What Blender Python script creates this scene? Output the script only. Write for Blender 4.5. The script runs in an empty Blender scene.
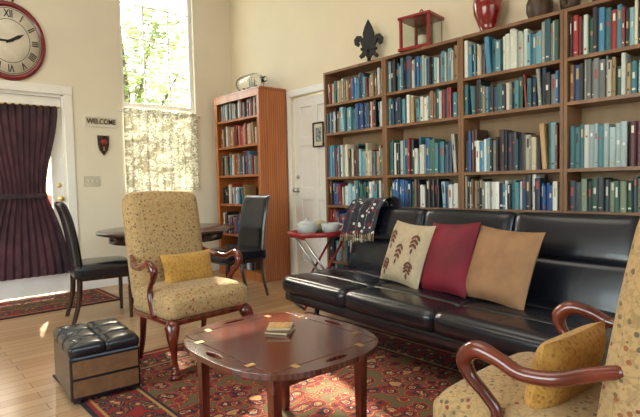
import bpy,bmesh,math,random
from mathutils import Vector,Matrix
random.seed(7)
D=bpy.data;C=bpy.context
S=C.scene
def link(o): S.collection.objects.link(o)
T=Matrix.Translation
def R(a,ax): return Matrix.Rotation(math.radians(a),4,ax)
# ---------------------------------------------------------------- materials
def newmat(name):
    m=D.materials.new(name); m.use_nodes=True
    nt=m.node_tree; return m,nt,nt.nodes['Principled BSDF']
def N(nt,t,**k):
    n=nt.nodes.new(t)
    for a,b in k.items(): setattr(n,a,b)
    return n
def L(nt,a,b): nt.links.new(a,b)
def rgb(c): return (c[0],c[1],c[2],1)
def coords(nt,scale=(1,1,1),rot=(0,0,0)):
    tc=N(nt,'ShaderNodeTexCoord'); mp=N(nt,'ShaderNodeMapping')
    mp.inputs['Scale'].default_value=scale; mp.inputs['Rotation'].default_value=rot
    L(nt,tc.outputs['Object'],mp.inputs['Vector']); return mp.outputs['Vector']
def ramp(nt,fac,stops,interp='LINEAR'):
    r=N(nt,'ShaderNodeValToRGB'); r.color_ramp.interpolation=interp
    e=r.color_ramp.elements
    while len(e)<len(stops): e.new(0.5)
    for i,(p,c) in enumerate(stops): e[i].position=p; e[i].color=rgb(c)
    L(nt,fac,r.inputs['Fac']); return r.outputs['Color']
def math_(nt,op,a,b=None):
    n=N(nt,'ShaderNodeMath',operation=op)
    for i,v in enumerate((a,b)):
        if v is None: continue
        if isinstance(v,(int,float)): n.inputs[i].default_value=v
        else: L(nt,v,n.inputs[i])
    return n.outputs[0]
def mix(nt,f,a,b):
    n=N(nt,'ShaderNodeMix',data_type='RGBA')
    for k,v in ((0,f),(6,a),(7,b)):
        if isinstance(v,(int,float)): n.inputs[k].default_value=v
        elif isinstance(v,tuple): n.inputs[k].default_value=rgb(v)
        else: L(nt,v,n.inputs[k])
    return n.outputs[2]
def bump(nt,bs,h,strength=0.3,dist=0.01):
    b=N(nt,'ShaderNodeBump'); b.inputs['Strength'].default_value=strength; b.inputs['Distance'].default_value=dist
    L(nt,h,b.inputs['Height']); L(nt,b.outputs[0],bs.inputs['Normal'])
def noise(nt,v,scale,detail=3):
    n=N(nt,'ShaderNodeTexNoise'); n.inputs['Scale'].default_value=scale; n.inputs['Detail'].default_value=detail
    L(nt,v,n.inputs['Vector']); return n.outputs['Fac']
def plain(name,c,rough=0.5,metal=0,var=0.12,nscale=8,bmp=0,coat=0):
    m,nt,b=newmat(name); v=coords(nt)
    f=noise(nt,v,nscale)
    d=tuple(x*(1-var) for x in c); e=tuple(min(1,x*(1+var)) for x in c)
    L(nt,ramp(nt,f,[(0.3,d),(0.7,e)]),b.inputs['Base Color'])
    b.inputs['Roughness'].default_value=rough; b.inputs['Metallic'].default_value=metal
    b.inputs['Coat Weight'].default_value=coat
    if bmp: bump(nt,b,noise(nt,v,nscale*12),bmp,0.004)
    return m
def wood(name,c1,c2,scale=(1,1,1),rough=0.35,coat=0.2,s=6):
    m,nt,b=newmat(name); v=coords(nt,scale)
    n1=noise(nt,v,s,6)
    w=N(nt,'ShaderNodeTexWave'); w.inputs['Scale'].default_value=s*0.7; w.inputs['Distortion'].default_value=5; w.inputs['Detail'].default_value=3
    L(nt,v,w.inputs['Vector'])
    f=math_(nt,'ADD',math_(nt,'MULTIPLY',n1,0.6),math_(nt,'MULTIPLY',w.outputs['Fac'],0.4))
    L(nt,ramp(nt,f,[(0.25,c1),(0.75,c2)]),b.inputs['Base Color'])
    b.inputs['Roughness'].default_value=rough; b.inputs['Coat Weight'].default_value=coat; b.inputs['Coat Roughness'].default_value=0.15
    return m
M_wall=plain('wall_paint',(0.78,0.71,0.58),0.85,var=0.03,nscale=2,bmp=0.05)
M_wall_r=plain('wall_paint_warm',(0.78,0.69,0.51),0.85,var=0.03,nscale=2,bmp=0.05)
M_ceil=plain('ceiling_paint',(0.8,0.78,0.72),0.9,var=0.02)
M_white=plain('white_trim_paint',(0.84,0.82,0.78),0.45,var=0.03)
M_mahog=wood('mahogany',(0.070,0.009,0.005),(0.16,0.025,0.011),(1,1,1),0.22,0.6)
M_mahogtop=wood('mahogany_top',(0.055,0.011,0.008),(0.12,0.026,0.015),(4,0.6,1),0.15,0.7)
M_darkwood=wood('dark_wood',(0.02,0.010,0.007),(0.06,0.026,0.016),(3,1,1),0.22,0.5)
M_pine=wood('pine_orange',(0.31,0.078,0.016),(0.50,0.16,0.038),(3,3,0.4),0.35,0.3,5)
M_oak=wood('oak_shelf',(0.19,0.088,0.038),(0.29,0.145,0.066),(3,3,0.4),0.45,0.1,5)
M_oakback=wood('oak_back',(0.32,0.21,0.12),(0.42,0.29,0.17),(1,3,0.3),0.6,0,4)
M_leather=plain('black_leather',(0.007,0.008,0.013),0.25,var=0.3,nscale=20,bmp=0.15,coat=0.15)
M_metal=plain('dark_metal',(0.03,0.03,0.035),0.35,1)
M_brass=plain('brass',(0.75,0.55,0.25),0.28,1)
M_iron=plain('cast_iron',(0.015,0.015,0.015),0.5,0.3)
M_red=plain('red_lacquer',(0.22,0.007,0.009),0.12,coat=0.8)
M_clockred=plain('clock_red',(0.18,0.007,0.013),0.25,coat=0.4)
M_redpaint=plain('red_painted_wood',(0.28,0.015,0.015),0.3,coat=0.3)
M_crimson=plain('crimson_velvet',(0.15,0.0025,0.013),0.75,var=0.35,nscale=5,bmp=0.2)
M_tan=plain('tan_suede',(0.29,0.15,0.07),0.9,var=0.15,nscale=10,bmp=0.3)
M_cream=plain('cream_linen',(0.44,0.345,0.22),0.9,var=0.08,nscale=30,bmp=0.3)
M_leafprint=plain('brown_leaf_print',(0.12,0.045,0.025),0.9)
M_brown=plain('brown_faux_suede',(0.18,0.08,0.03),0.6,var=0.2,nscale=25,bmp=0.3)
M_black=plain('black_print',(0.01,0.01,0.01),0.6)
M_face=plain('clock_face_cream',(0.74,0.68,0.56),0.6)
M_steel=plain('steel',(0.6,0.6,0.6),0.3,1)
M_shade=plain('lampshade_fabric',(0.85,0.82,0.75),0.8)
M_terracotta=plain('brown_pottery',(0.07,0.035,0.02),0.45,var=0.3)
M_deck=plain('weathered_deck',(0.30,0.27,0.24),0.8,var=0.2)
def glassmat():
    m,nt,b=newmat('clear_glass'); v=coords(nt)
    f=noise(nt,v,3); L(nt,ramp(nt,f,[(0,(0.95,0.98,0.97)),(1,(1,1,1))]),b.inputs['Base Color'])
    b.inputs['Roughness'].default_value=0.02; b.inputs['Transmission Weight'].default_value=1; b.inputs['IOR'].default_value=1.3
    return m
M_glass=glassmat()
def panemat():
    m,nt,b=newmat('window_glass'); out=nt.nodes['Material Output']
    tr=N(nt,'ShaderNodeBsdfTransparent'); gl=N(nt,'ShaderNodeBsdfGlossy'); gl.inputs['Roughness'].default_value=0.02
    v=coords(nt); f=noise(nt,v,2)
    L(nt,ramp(nt,f,[(0,(0.93,0.96,0.95)),(1,(0.97,0.99,0.98))]),tr.inputs['Color'])
    mx=N(nt,'ShaderNodeMixShader'); mx.inputs[0].default_value=0.05
    L(nt,tr.outputs[0],mx.inputs[1]); L(nt,gl.outputs[0],mx.inputs[2]); L(nt,mx.outputs[0],out.inputs['Surface'])
    return m
M_pane=panemat()
def floral(name,base,scale,cols,dens=0.33,vine_amt=0.35):
    m,nt,b=newmat(name); v=coords(nt)
    vo=N(nt,'ShaderNodeTexVoronoi'); vo.inputs['Scale'].default_value=scale; L(nt,v,vo.inputs['Vector'])
    sep=N(nt,'ShaderNodeSeparateColor'); L(nt,vo.outputs['Color'],sep.inputs[0])
    c=ramp(nt,sep.outputs[0],[(i/len(cols),k) for i,k in enumerate(cols)],'CONSTANT')
    f=math_(nt,'ADD',vo.outputs['Distance'],math_(nt,'MULTIPLY',noise(nt,v,scale*3),0.25))
    msk=math_(nt,'LESS_THAN',f,dens)
    vo2=N(nt,'ShaderNodeTexVoronoi',feature='DISTANCE_TO_EDGE'); vo2.inputs['Scale'].default_value=scale*0.55; L(nt,v,vo2.inputs['Vector'])
    vine=math_(nt,'LESS_THAN',vo2.outputs['Distance'],0.03)
    c2=mix(nt,math_(nt,'MULTIPLY',vine,vine_amt),base,cols[1])
    nz=noise(nt,v,scale*1.6); c2=mix(nt,math_(nt,'MULTIPLY',math_(nt,'GREATER_THAN',nz,0.54),0.45),c2,cols[-1])
    L(nt,mix(nt,msk,c2,c),b.inputs['Base Color'])
    b.inputs['Roughness'].default_value=0.9; b.inputs['Sheen Weight'].default_value=0.1
    bump(nt,b,noise(nt,v,300),0.25,0.002)
    return m
M_uph=floral('floral_upholstery',(0.44,0.285,0.125),44,[(0.20,0.04,0.025),(0.15,0.11,0.045),(0.28,0.10,0.035),(0.12,0.09,0.05),(0.25,0.15,0.06)],0.39)
M_gold=floral('gold_brocade',(0.48,0.25,0.045),60,[(0.32,0.14,0.02),(0.5,0.28,0.07),(0.27,0.12,0.02)],0.42)
M_throw=floral('throw_weave',(0.02,0.018,0.026),26,[(0.65,0.62,0.56),(0.02,0.02,0.03),(0.28,0.02,0.03),(0.6,0.57,0.52),(0.04,0.035,0.05)],0.44,0.0)
def cafemat():
    m,nt,b=newmat('cafe_curtain_print'); out=nt.nodes['Material Output']; v=coords(nt,(1,1,1.5))
    base=(0.80,0.76,0.62); dk=(0.17,0.14,0.09)
    nz=noise(nt,v,20,5); c=ramp(nt,nz,[(0.43,base),(0.49,dk),(0.55,base)])
    nz2=noise(nt,v,9,4); c=mix(nt,math_(nt,'MULTIPLY',math_(nt,'GREATER_THAN',nz2,0.54),0.75),c,(0.30,0.26,0.17))
    L(nt,c,b.inputs['Base Color']); b.inputs['Roughness'].default_value=0.9
    t=N(nt,'ShaderNodeBsdfTranslucent'); L(nt,c,t.inputs['Color'])
    mx=N(nt,'ShaderNodeMixShader'); mx.inputs[0].default_value=0.14
    L(nt,b.outputs[0],mx.inputs[1]); L(nt,t.outputs[0],mx.inputs[2])
    tr=N(nt,'ShaderNodeBsdfTransparent'); m2=N(nt,'ShaderNodeMixShader'); m2.inputs[0].default_value=0.025
    L(nt,mx.outputs[0],m2.inputs[1]); L(nt,tr.outputs[0],m2.inputs[2])
    L(nt,m2.outputs[0],out.inputs['Surface']); return m
M_cafe=cafemat()
def plummat():
    m,nt,b=newmat('plum_curtain'); out=nt.nodes['Material Output']; v=coords(nt,(1,1,0.5))
    vo=N(nt,'ShaderNodeTexVoronoi'); vo.inputs['Scale'].default_value=14; L(nt,v,vo.inputs['Vector'])
    c=ramp(nt,vo.outputs['Distance'],[(0.2,(0.052,0.022,0.030)),(0.6,(0.022,0.010,0.016))])
    L(nt,c,b.inputs['Base Color']); b.inputs['Roughness'].default_value=0.7
    t=N(nt,'ShaderNodeBsdfTranslucent'); t.inputs['Color'].default_value=(0.08,0.022,0.035,1)
    mx=N(nt,'ShaderNodeMixShader'); mx.inputs[0].default_value=0.05
    L(nt,b.outputs[0],mx.inputs[1]); L(nt,t.outputs[0],mx.inputs[2]); L(nt,mx.outputs[0],out.inputs['Surface']); return m
M_plum=plummat()
def floormat():
    m,nt,b=newmat('laminate_floor'); v=coords(nt)
    br=N(nt,'ShaderNodeTexBrick'); br.inputs['Scale'].default_value=1
    br.inputs['Brick Width'].default_value=1.2; br.inputs['Row Height'].default_value=0.09
    br.inputs['Mortar Size'].default_value=0.0018
    br.inputs['Color1'].default_value=(0.46,0.27,0.14,1); br.inputs['Color2'].default_value=(0.58,0.37,0.20,1); br.inputs['Mortar'].default_value=(0.20,0.10,0.045,1)
    L(nt,v,br.inputs['Vector'])
    v2=coords(nt,(1.2,18,1)); g=noise(nt,v2,3,5)
    L(nt,mix(nt,math_(nt,'MULTIPLY',g,0.35),br.outputs['Color'],(0.33,0.19,0.09)),b.inputs['Base Color'])
    b.inputs['Roughness'].default_value=0.25; return m
M_floor=floormat()
def rugmat(name,a,bb,cen,field):
    m,nt,b=newmat(name)
    tc=N(nt,'ShaderNodeTexCoord'); sp=N(nt,'ShaderNodeSeparateXYZ'); L(nt,tc.outputs['Object'],sp.inputs[0])
    ax=math_(nt,'ABSOLUTE',sp.outputs[0]); ay=math_(nt,'ABSOLUTE',sp.outputs[1])
    d=math_(nt,'MINIMUM',math_(nt,'SUBTRACT',a,ax),math_(nt,'SUBTRACT',bb,ay))
    cb=N(nt,'ShaderNodeCombineXYZ'); L(nt,ax,cb.inputs[0]); L(nt,ay,cb.inputs[1]); v=cb.outputs[0]
    def vor(s,stops,off=0):
        vo=N(nt,'ShaderNodeTexVoronoi'); vo.inputs['Scale'].default_value=s; L(nt,v,vo.inputs['Vector'])
        f=math_(nt,'ADD',vo.outputs['Distance'],math_(nt,'MULTIPLY',math_(nt,'SUBTRACT',noise(nt,v,s*3),0.5),0.5))
        return ramp(nt,f,stops,'CONSTANT'),vo
    gold=(0.40,0.22,0.07); red=(0.24,0.013,0.011); navy=(0.012,0.009,0.015); cream=(0.50,0.34,0.17); ol=(0.12,0.09,0.035)
    inner,_=vor(14,[(0,gold),(0.12,red),(0.22,cream),(0.27,navy),(0.40,field),(0.58,gold),(0.62,field),(0.7,ol)])
    big,vb=vor(6,[(0,gold),(0.10,cream),(0.13,red),(0.2,navy),(0.26,gold),(0.3,field)])
    inner=mix(nt,math_(nt,'LESS_THAN',vb.outputs['Distance'],0.25),inner,big)
    bord,_=vor(16,[(0,cream),(0.12,gold),(0.22,red),(0.32,navy),(0.44,gold),(0.48,navy),(0.62,red)])
    c=mix(nt,math_(nt,'GREATER_THAN',d,0.30),bord,inner)
    for lo,hi,col in ((0,0.02,navy),(0.02,0.04,red),(0.04,0.055,gold),(0.27,0.285,gold),(0.285,0.30,navy)):
        k=math_(nt,'MULTIPLY',math_(nt,'GREATER_THAN',d,lo-0.0001 if lo else -1),math_(nt,'LESS_THAN',d,hi))
        c=mix(nt,k,c,col)
    L(nt,c,b.inputs['Base Color']); b.inputs['Roughness'].default_value=0.95
    bump(nt,b,noise(nt,tc.outputs['Object'],250),0.5,0.004); return m
def bookmat():
    m,nt,b=newmat('book_covers'); a=N(nt,'ShaderNodeAttribute'); a.attribute_name='Col'
    v=coords(nt); f=noise(nt,v,40)
    L(nt,mix(nt,math_(nt,'MULTIPLY',f,0.15),a.outputs['Color'],(0.05,0.05,0.05)),b.inputs['Base Color'])
    b.inputs['Roughness'].default_value=0.4; return m
M_book=bookmat()
# ---------------------------------------------------------------- builder
def cr(pts,n=8):
    P=[Vector(p) for p in pts]
    if len(P)<3: return P
    Q=[P[0]*2-P[1]]+P+[P[-1]*2-P[-2]]; o=[]
    for i in range(1,len(Q)-2):
        for k in range(n):
            t=k/n; a,b,c,d=Q[i-1],Q[i],Q[i+1],Q[i+2]
            o.append(0.5*((2*b)+(c-a)*t+(2*a-5*b+4*c-d)*t*t+(3*b-a-3*c+d)*t**3))
    o.append(P[-1]); return o
class B:
    def __init__(s): s.bm=bmesh.new(); s.mats=[]
    def mi(s,m):
        if m not in s.mats: s.mats.append(m)
        return s.mats.index(m)
    def add(s,bm2,mat,M=None,smooth=False):
        if M is not None: bmesh.ops.transform(bm2,matrix=M,verts=bm2.verts)
        i=s.mi(mat)
        for f in bm2.faces: f.material_index=i; f.smooth=smooth
        me=D.meshes.new('t'); bm2.to_mesh(me); bm2.free(); s.bm.from_mesh(me); D.meshes.remove(me)
    def box(s,c,size,mat,M=None,bev=0.0,seg=2):
        b=bmesh.new(); bmesh.ops.create_cube(b,size=1,matrix=Matrix.Diagonal((size[0],size[1],size[2],1)))
        if bev: bmesh.ops.bevel(b,geom=b.edges[:],offset=min(bev,min(size)*0.45),segments=seg,profile=0.5,affect='EDGES')
        m=T(Vector(c)); 
        if M is not None: m=M@m
        s.add(b,mat,m)
    def rbox(s,c,size,r,mat,M=None,puff=(0,0,0,0,0,0),cuts=11,pw=0.5):
        b=bmesh.new(); bmesh.ops.create_cube(b,size=2); bmesh.ops.subdivide_edges(b,edges=b.edges[:],cuts=cuts,use_grid_fill=True)
        h=[size[i]/2 for i in range(3)]; r=min(r,min(h))
        for v in b.verts:
            q=[v.co[i] for i in range(3)]
            q=[math.copysign(1-(1-abs(x))**1.35,x) if abs(x)<1 else x for x in q]
            p=Vector([q[i]*h[i] for i in range(3)])
            inn=Vector([max(-(h[i]-r),min(h[i]-r,p[i])) for i in range(3)])
            d=p-inn
            o=inn+(d.normalized()*r if d.length>1e-6 else d)
            for ax in range(3):
                e=[k for k in range(3) if k!=ax]
                w=(1-q[e[0]]**2)*(1-q[e[1]]**2)
                if q[ax]>0.99: o[ax]+=puff[ax*2]*w**pw
                elif q[ax]<-0.99: o[ax]-=puff[ax*2+1]*w**pw
            v.co=o
        m=T(Vector(c))
        if M is not None: m=M@m
        s.add(b,mat,m,True)
    def tube(s,pts,rad,mat,seg=12,n=8,M=None,flat=1.0,smooth=True):
        P=cr(pts,n); k=len(P)
        if isinstance(rad,(int,float)): rr=[rad]*k
        else:
            m=len(rad)-1; rr=[]
            for i in range(k):
                t=i/(k-1)*m; j=min(int(t),m-1); rr.append(rad[j]+(rad[j+1]-rad[j])*(t-j))
        b=bmesh.new(); up=None; prev=None
        tan0=(P[1]-P[0]).normalized(); ref=Vector((0,0,1)) if abs(tan0.z)<0.9 else Vector((1,0,0))
        nn=tan0.cross(ref).normalized()
        for i in range(k):
            tn=((P[min(i+1,k-1)]-P[max(i-1,0)])).normalized()
            nn=(nn-tn*nn.dot(tn)).normalized(); bb=tn.cross(nn)
            ring=[b.verts.new(P[i]+rr[i]*(math.cos(2*math.pi*j/seg)*nn*flat+math.sin(2*math.pi*j/seg)*bb)) for j in range(seg)]
            if prev:
                for j in range(seg): b.faces.new((prev[j],prev[(j+1)%seg],ring[(j+1)%seg],ring[j]))
            else: b.faces.new(ring[::-1])
            prev=ring
        b.faces.new(prev); bmesh.ops.recalc_face_normals(b,faces=b.faces[:])
        s.add(b,mat,M,smooth)
    def lathe(s,prof,mat,M=None,seg=32,smooth=True,sx=1,sy=1):
        b=bmesh.new(); prev=None
        for r,z in prof:
            if r<1e-5: ring=[b.verts.new((0,0,z))]
            else: ring=[b.verts.new((r*sx*math.cos(2*math.pi*j/seg),r*sy*math.sin(2*math.pi*j/seg),z)) for j in range(seg)]
            if prev:
                for j in range(seg):
                    j2=(j+1)%seg
                    if len(prev)==1 and len(ring)>1: b.faces.new((prev[0],ring[j],ring[j2]))
                    elif len(ring)==1 and len(prev)>1: b.faces.new((prev[j],prev[j2],ring[0]))
                    elif len(ring)>1: b.faces.new((prev[j],prev[j2],ring[j2],ring[j]))
            prev=ring
        bmesh.ops.recalc_face_normals(b,faces=b.faces[:])
        s.add(b,mat,M,smooth)
    def surf(s,f,nu,nv,mat,M=None,closed=False):
        b=bmesh.new(); g=[[b.verts.new(f(i/nu,j/nv)) for j in range(nv+1)] for i in range(nu+1)]
        for i in range(nu):
            for j in range(nv): b.faces.new((g[i][j],g[i+1][j],g[i+1][j+1],g[i][j+1]))
        s.add(b,mat,M,True)
    def curveobj(s,cu,mat,M):
        o=D.objects.new('t',cu); link(o); C.view_layer.update()
        dg=C.evaluated_depsgraph_get(); me=D.meshes.new_from_object(o.evaluated_get(dg))
        b=bmesh.new(); b.from_mesh(me); D.objects.remove(o); D.meshes.remove(me)
        s.add(b,mat,M)
    def plate(s,outs,th,mat,M=None,bev=0):
        cu=D.curves.new('t','CURVE'); cu.dimensions='2D'; cu.fill_mode='BOTH'; cu.extrude=th/2; cu.bevel_depth=bev
        for o in outs:
            sp=cu.splines.new('POLY'); sp.points.add(len(o)-1); sp.use_cyclic_u=True
            for i,p in enumerate(o): sp.points[i].co=(p[0],p[1],0,1)
        s.curveobj(cu,mat,M)
    def text(s,t,size,mat,M,depth=0.002,sx=1,off=0.012):
        cu=D.curves.new('t','FONT'); cu.body=t; cu.size=size; cu.extrude=depth; cu.align_x='CENTER'; cu.align_y='CENTER'
        cu.offset=size*off
        s.curveobj(cu,mat,M@Matrix.Diagonal((sx,1,1,1)))
    def pillow(s,w,h,t,mat,M=None,leaf=None):
        def pos(x,y,sgn,off=0):
            z=t/2*max(0,(1-x**4)*(1-y**4))**0.6
            return Vector((x*w/2*(1-0.07*(1-y*y)),y*h/2*(1-0.07*(1-x*x)),sgn*(z+off)))
        for sg in (1,-1):
            s.surf(lambda u,v:pos((2*u-1)*(sg),2*v-1,sg),20,20,mat,M)
        if leaf:
            for cx,cy,ang,l,wd in leaf[1]:
                b=bmesh.new(); vs=[]
                def q(a,bv):
                    x=cx+math.cos(ang)*a-math.sin(ang)*bv; y=cy+math.sin(ang)*a+math.cos(ang)*bv; return pos(x,y,1,0.0025)
                nn=8; lft=[];rt=[]
                for i in range(nn+1):
                    tt=i/nn; ww=wd*math.sin(math.pi*min(1,tt*0.97+0.03))**0.8
                    lft.append(b.verts.new(q(tt*l,ww))); rt.append(b.verts.new(q(tt*l,-ww)))
                for i in range(nn): b.faces.new((lft[i],rt[i],rt[i+1],lft[i+1]))
                s.add(b,leaf[0],M,True)
    def done(s,name,loc=(0,0,0),rz=0,parent=None,weld=False):
        me=D.meshes.new(name)
        if weld: bmesh.ops.remove_doubles(s.bm,verts=s.bm.verts[:],dist=0.0001)
        s.bm.to_mesh(me); s.bm.free()
        for m in s.mats: me.materials.append(m)
        o=D.objects.new(name,me); link(o); o.location=loc; o.rotation_euler=(0,0,math.radians(rz))
        if parent: o.parent=parent
        return o
# ---------------------------------------------------------------- room
WX=3.55; WY=5.65; LX=-2.4; BY=-2.0; CZ=4.3
def wall(name,axis,pos,th,u0,u1,z0,z1,ops,mat):
    b=B(); us=sorted({u0,u1}|{o[0] for o in ops}|{o[1] for o in ops}); zs=sorted({z0,z1}|{o[2] for o in ops}|{o[3] for o in ops})
    for i in range(len(us)-1):
        for j in range(len(zs)-1):
            uc=(us[i]+us[i+1])/2; zc=(zs[j]+zs[j+1])/2
            if any(o[0]<uc<o[1] and o[2]<zc<o[3] for o in ops): continue
            if axis=='y': b.box((uc,pos+th/2,zc),(us[i+1]-us[i],abs(th),zs[j+1]-zs[j]),mat)
            else: b.box((pos+th/2,uc,zc),(abs(th),us[i+1]-us[i],zs[j+1]-zs[j]),mat)
    return b.done(name)
WIN=(2.12,3.02,1.03,3.9)
DR=(0.70,1.52,0.0,2.05)
wall('wall_north','y',WY,0.16,LX,WX+0.16,0,CZ,[WIN,DR],M_wall)
D2=(3.70,4.44,0.0,2.05)
wall('wall_east','x',WX,0.16,BY,WY,0,CZ,[D2],M_wall_r)
LW=(0.3,3.3,0.8,2.6)
wall('wall_west','x',LX,-0.16,BY,WY,0,CZ,[LW],M_wall)
BW=(-0.8,2.2,0.9,2.7)
wall('wall_south','y',BY,-0.16,LX-0.16,WX+0.16,0,CZ,[BW],M_wall)
b=B(); b.box(((LX+WX)/2,(BY+WY)/2,-0.05),(WX-LX+0.32,WY-BY+0.32,0.1),M_floor); b.done('floor')
b=B(); b.box(((LX+WX)/2,(BY+WY)/2,CZ+0.05),(WX-LX+0.32,WY-BY+0.32,0.1),M_ceil); b.done('ceiling')
b=B(); b.box(((1.60+WX)/2,WY-0.008,0.05),(WX-1.60,0.016,0.10),M_white,bev=0.004); b.box(((LX+0.62)/2,WY-0.008,0.05),(0.62-LX,0.016,0.10),M_white,bev=0.004); b.done('baseboard_north')
b=B(); b.box((WX-0.008,(BY+3.62)/2,0.05),(0.016,3.62-BY,0.10),M_white,bev=0.004); b.box((WX-0.008,(4.52+WY)/2-0.01,0.05),(0.016,WY-4.54,0.10),M_white,bev=0.004); b.done('baseboard_east')
def window(name,u0,u1,z0,z1,pos,cols,rails,rows,axis='y',sgn=1,mat=M_white):
    b=B(); fw=0.045
    def bx(uc,zc,us,zs,d=0.05,off=0,m=mat,bev=0.004):
        if axis=='y': b.box((uc,pos+sgn*(0.07+off),zc),(us,d,zs),m,bev=bev)
        else: b.box((pos+sgn*(0.07+off),uc,zc),(d,us,zs),m,bev=bev)
    bx((u0+fw/2),(z0+z1)/2,fw,z1-z0); bx(u1-fw/2,(z0+z1)/2,fw,z1-z0)
    bx((u0+u1)/2,z0+fw/2,u1-u0-2*fw,fw); bx((u0+u1)/2,z1-fw/2,u1-u0-2*fw,fw)
    for r in rails: bx((u0+u1)/2,r,u1-u0-2*fw,0.05)
    for i in range(1,cols): bx(u0+(u1-u0)*i/cols,(z0+z1)/2,0.018,z1-z0-0.02,0.02)
    for r in rows: bx((u0+u1)/2,r,u1-u0-0.02,0.018,0.018)
    bx((u0+u1)/2,(z0+z1)/2,u1-u0-0.02,z1-z0-0.02,0.004,0,M_pane,0)
    return b
b=window('w',*WIN,WY,3,[2.02],[2.40,2.78,3.16,3.54,1.35,1.68])
b.box(((WIN[0]+WIN[1])/2,WY+0.04,WIN[2]+0.012),(WIN[1]-WIN[0],0.08,0.024),M_white)
b.done('window_1')
b=window('w',*LW,LX,4,[1.7],[],'x',-1); b.done('added_window_west')  # unseen window, added to let fill light in from the west
b=window('w',*BW,BY,4,[1.8],[],'y',-1); b.done('added_window_south')  # also out of view, put in as an opening for the south fill
# cafe curtain with rod
b=B()
def cf(u,v):
    x=2.12+0.90*u; z=1.035+0.93*(1-v)
    a=0.010+0.006*v
    return Vector((x,WY-0.030+a*math.sin(u*62+0.6*math.sin(v*3))+0.004*math.sin(u*23+v*5),z+ (0.006*math.sin(u*62) if v<0.01 else 0)))
b.surf(cf,220,14,M_cafe)
b.tube([(2.08,WY-0.03,1.935),(3.06,WY-0.03,1.935)],0.006,M_white,8,1)
for x in (2.08,3.06): b.tube([(x,WY-0.03,1.935),(x,WY,1.935)],0.006,M_white,8,1)
b.done('cafe_curtain')
# entry glass door
b=B()
x0,x1=DR[0]+0.03,DR[1]-0.03
y=WY+0.05
for xa,xb,za,zb in ((x0,x0+0.11,0.01,2.02),(x1-0.11,x1,0.01,2.02),(x0+0.11,x1-0.11,0.01,0.26),(x0+0.11,x1-0.11,1.90,2.02)):
    b.box(((xa+xb)/2,y,(za+zb)/2),(xb-xa,0.045,zb-za),M_white,bev=0.002)
b.box(((x0+x1)/2,y,1.08),(x1-x0-0.2,0.006,1.66),M_pane)
for x in (DR[0]+0.0145,DR[1]-0.0145): b.box((x,WY+0.08,1.02),(0.029,0.158,2.04),M_white)
b.box(((x0+x1)/2,WY+0.08,2.036),(x1-x0,0.156,0.026),M_white)
b.lathe([(0,0),(0.026,0),(0.026,0.006),(0.01,0.012),(0.01,0.04),(0.028,0.05),(0.03,0.065),(0.02,0.08),(0,0.082)],M_brass,T((x1-0.045,y-0.022,0.98))@R(90,'X'))
b.lathe([(0,0),(0.022,0),(0.022,0.012),(0,0.012)],M_brass,T((x1-0.045,y-0.022,1.12))@R(90,'X'))
b.done('door_1')
b=B()
for x in (DR[0]-0.035,DR[1]+0.035): b.box((x,WY-0.011,1.025),(0.085,0.022,2.05),M_white,bev=0.006)
b.box(((DR[0]+DR[1])/2,WY-0.011,2.095),(DR[1]-DR[0]+0.16,0.024,0.09),M_white,bev=0.006)
b.done('trim_1')
# hourglass curtain
b=B()
cx=1.10
def hw(v):
    if v<0.52: t=v/0.52; return 0.345+(0.205-0.345)*(t*t*(3-2*t))
    t=(v-0.52)/0.48; return 0.205+(0.41-0.205)*(1-(1-t)**1.6)
def pf(u,v):
    w=hw(v); z=1.92-1.71*v
    return Vector((cx+(2*u-1)*w,WY-0.050+0.014*math.sin(u*70)*(1 if w>0.2 else 0.8)+0.02*math.sin(u*3.14)*(-1 if 0.4<v<0.65 else 0),z))
b.surf(pf,170,40,M_plum)
b.tube([(0.75,WY-0.045,1.915),(1.47,WY-0.045,1.915)],0.008,M_brass,8,1)
for x in (0.75,1.47): b.tube([(x,WY-0.045,1.915),(x,WY+0.028,1.915)],0.007,M_brass,8,1)
b.lathe([(0.205,-0.025),(0.211,-0.018),(0.213,0),(0.211,0.018),(0.205,0.025)],M_plum,T((cx,WY-0.055,1.02)),sy=0.20)
b.done('hourglass_curtain')
# interior white door on east wall
b=B()
ya,yb=D2[0]+0.02,D2[1]-0.02; X=WX+0.035
b.box((X+0.02,(ya+yb)/2,1.02),(0.03,yb-ya,2.02),M_white)
for za,zb in ((0.01,0.22),(0.90,1.04),(1.50,1.60),(1.92,2.03)):
    b.box((X,(ya+yb)/2,(za+zb)/2),(0.02,yb-ya,zb-za),M_white,bev=0.004)
for yy,w in ((ya+0.055,0.11),(yb-0.055,0.11),((ya+yb)/2,0.10)): b.box((X-0.0006,yy,1.02),(0.0202,w,2.02),M_white,bev=0.004)
b.lathe([(0,0),(0.028,0),(0.028,0.006),(0.01,0.012),(0.01,0.035),(0.026,0.045),(0.028,0.06),(0.02,0.07),(0,0.072)],M_steel,T((X-0.01,yb-0.06,1.01))@R(-90,'Y'))
b.lathe([(0,0),(0.022,0),(0.022,0.012),(0,0.012)],M_steel,T((X-0.01,yb-0.06,1.16))@R(-90,'Y'))
b.done('door_2')
b=B()
for yy in (D2[0]-0.03,D2[1]+0.02): b.box((WX-0.009,yy,1.025),(0.018,0.07 if yy<4 else 0.05,2.05),M_white,bev=0.005)
b.box((WX-0.009,(D2[0]+D2[1])/2-0.005,2.085),(0.02,D2[1]-D2[0]+0.11,0.07),M_white,bev=0.005)
b.done('trim_2')
b=B()
Yp=4.0;zp=1.60
for dy,dz,sy,sz in ((-0.078,0,0.016,0.26),(0.078,0,0.016,0.26),(0,0.125,0.14,0.016),(0,-0.125,0.14,0.016)):
    b.box((X-0.019,Yp+dy,zp+dz),(0.016,sy,sz),M_black,bev=0.003)
b.box((X-0.0135,Yp,zp),(0.004,0.15,0.24),M_face)
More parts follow.
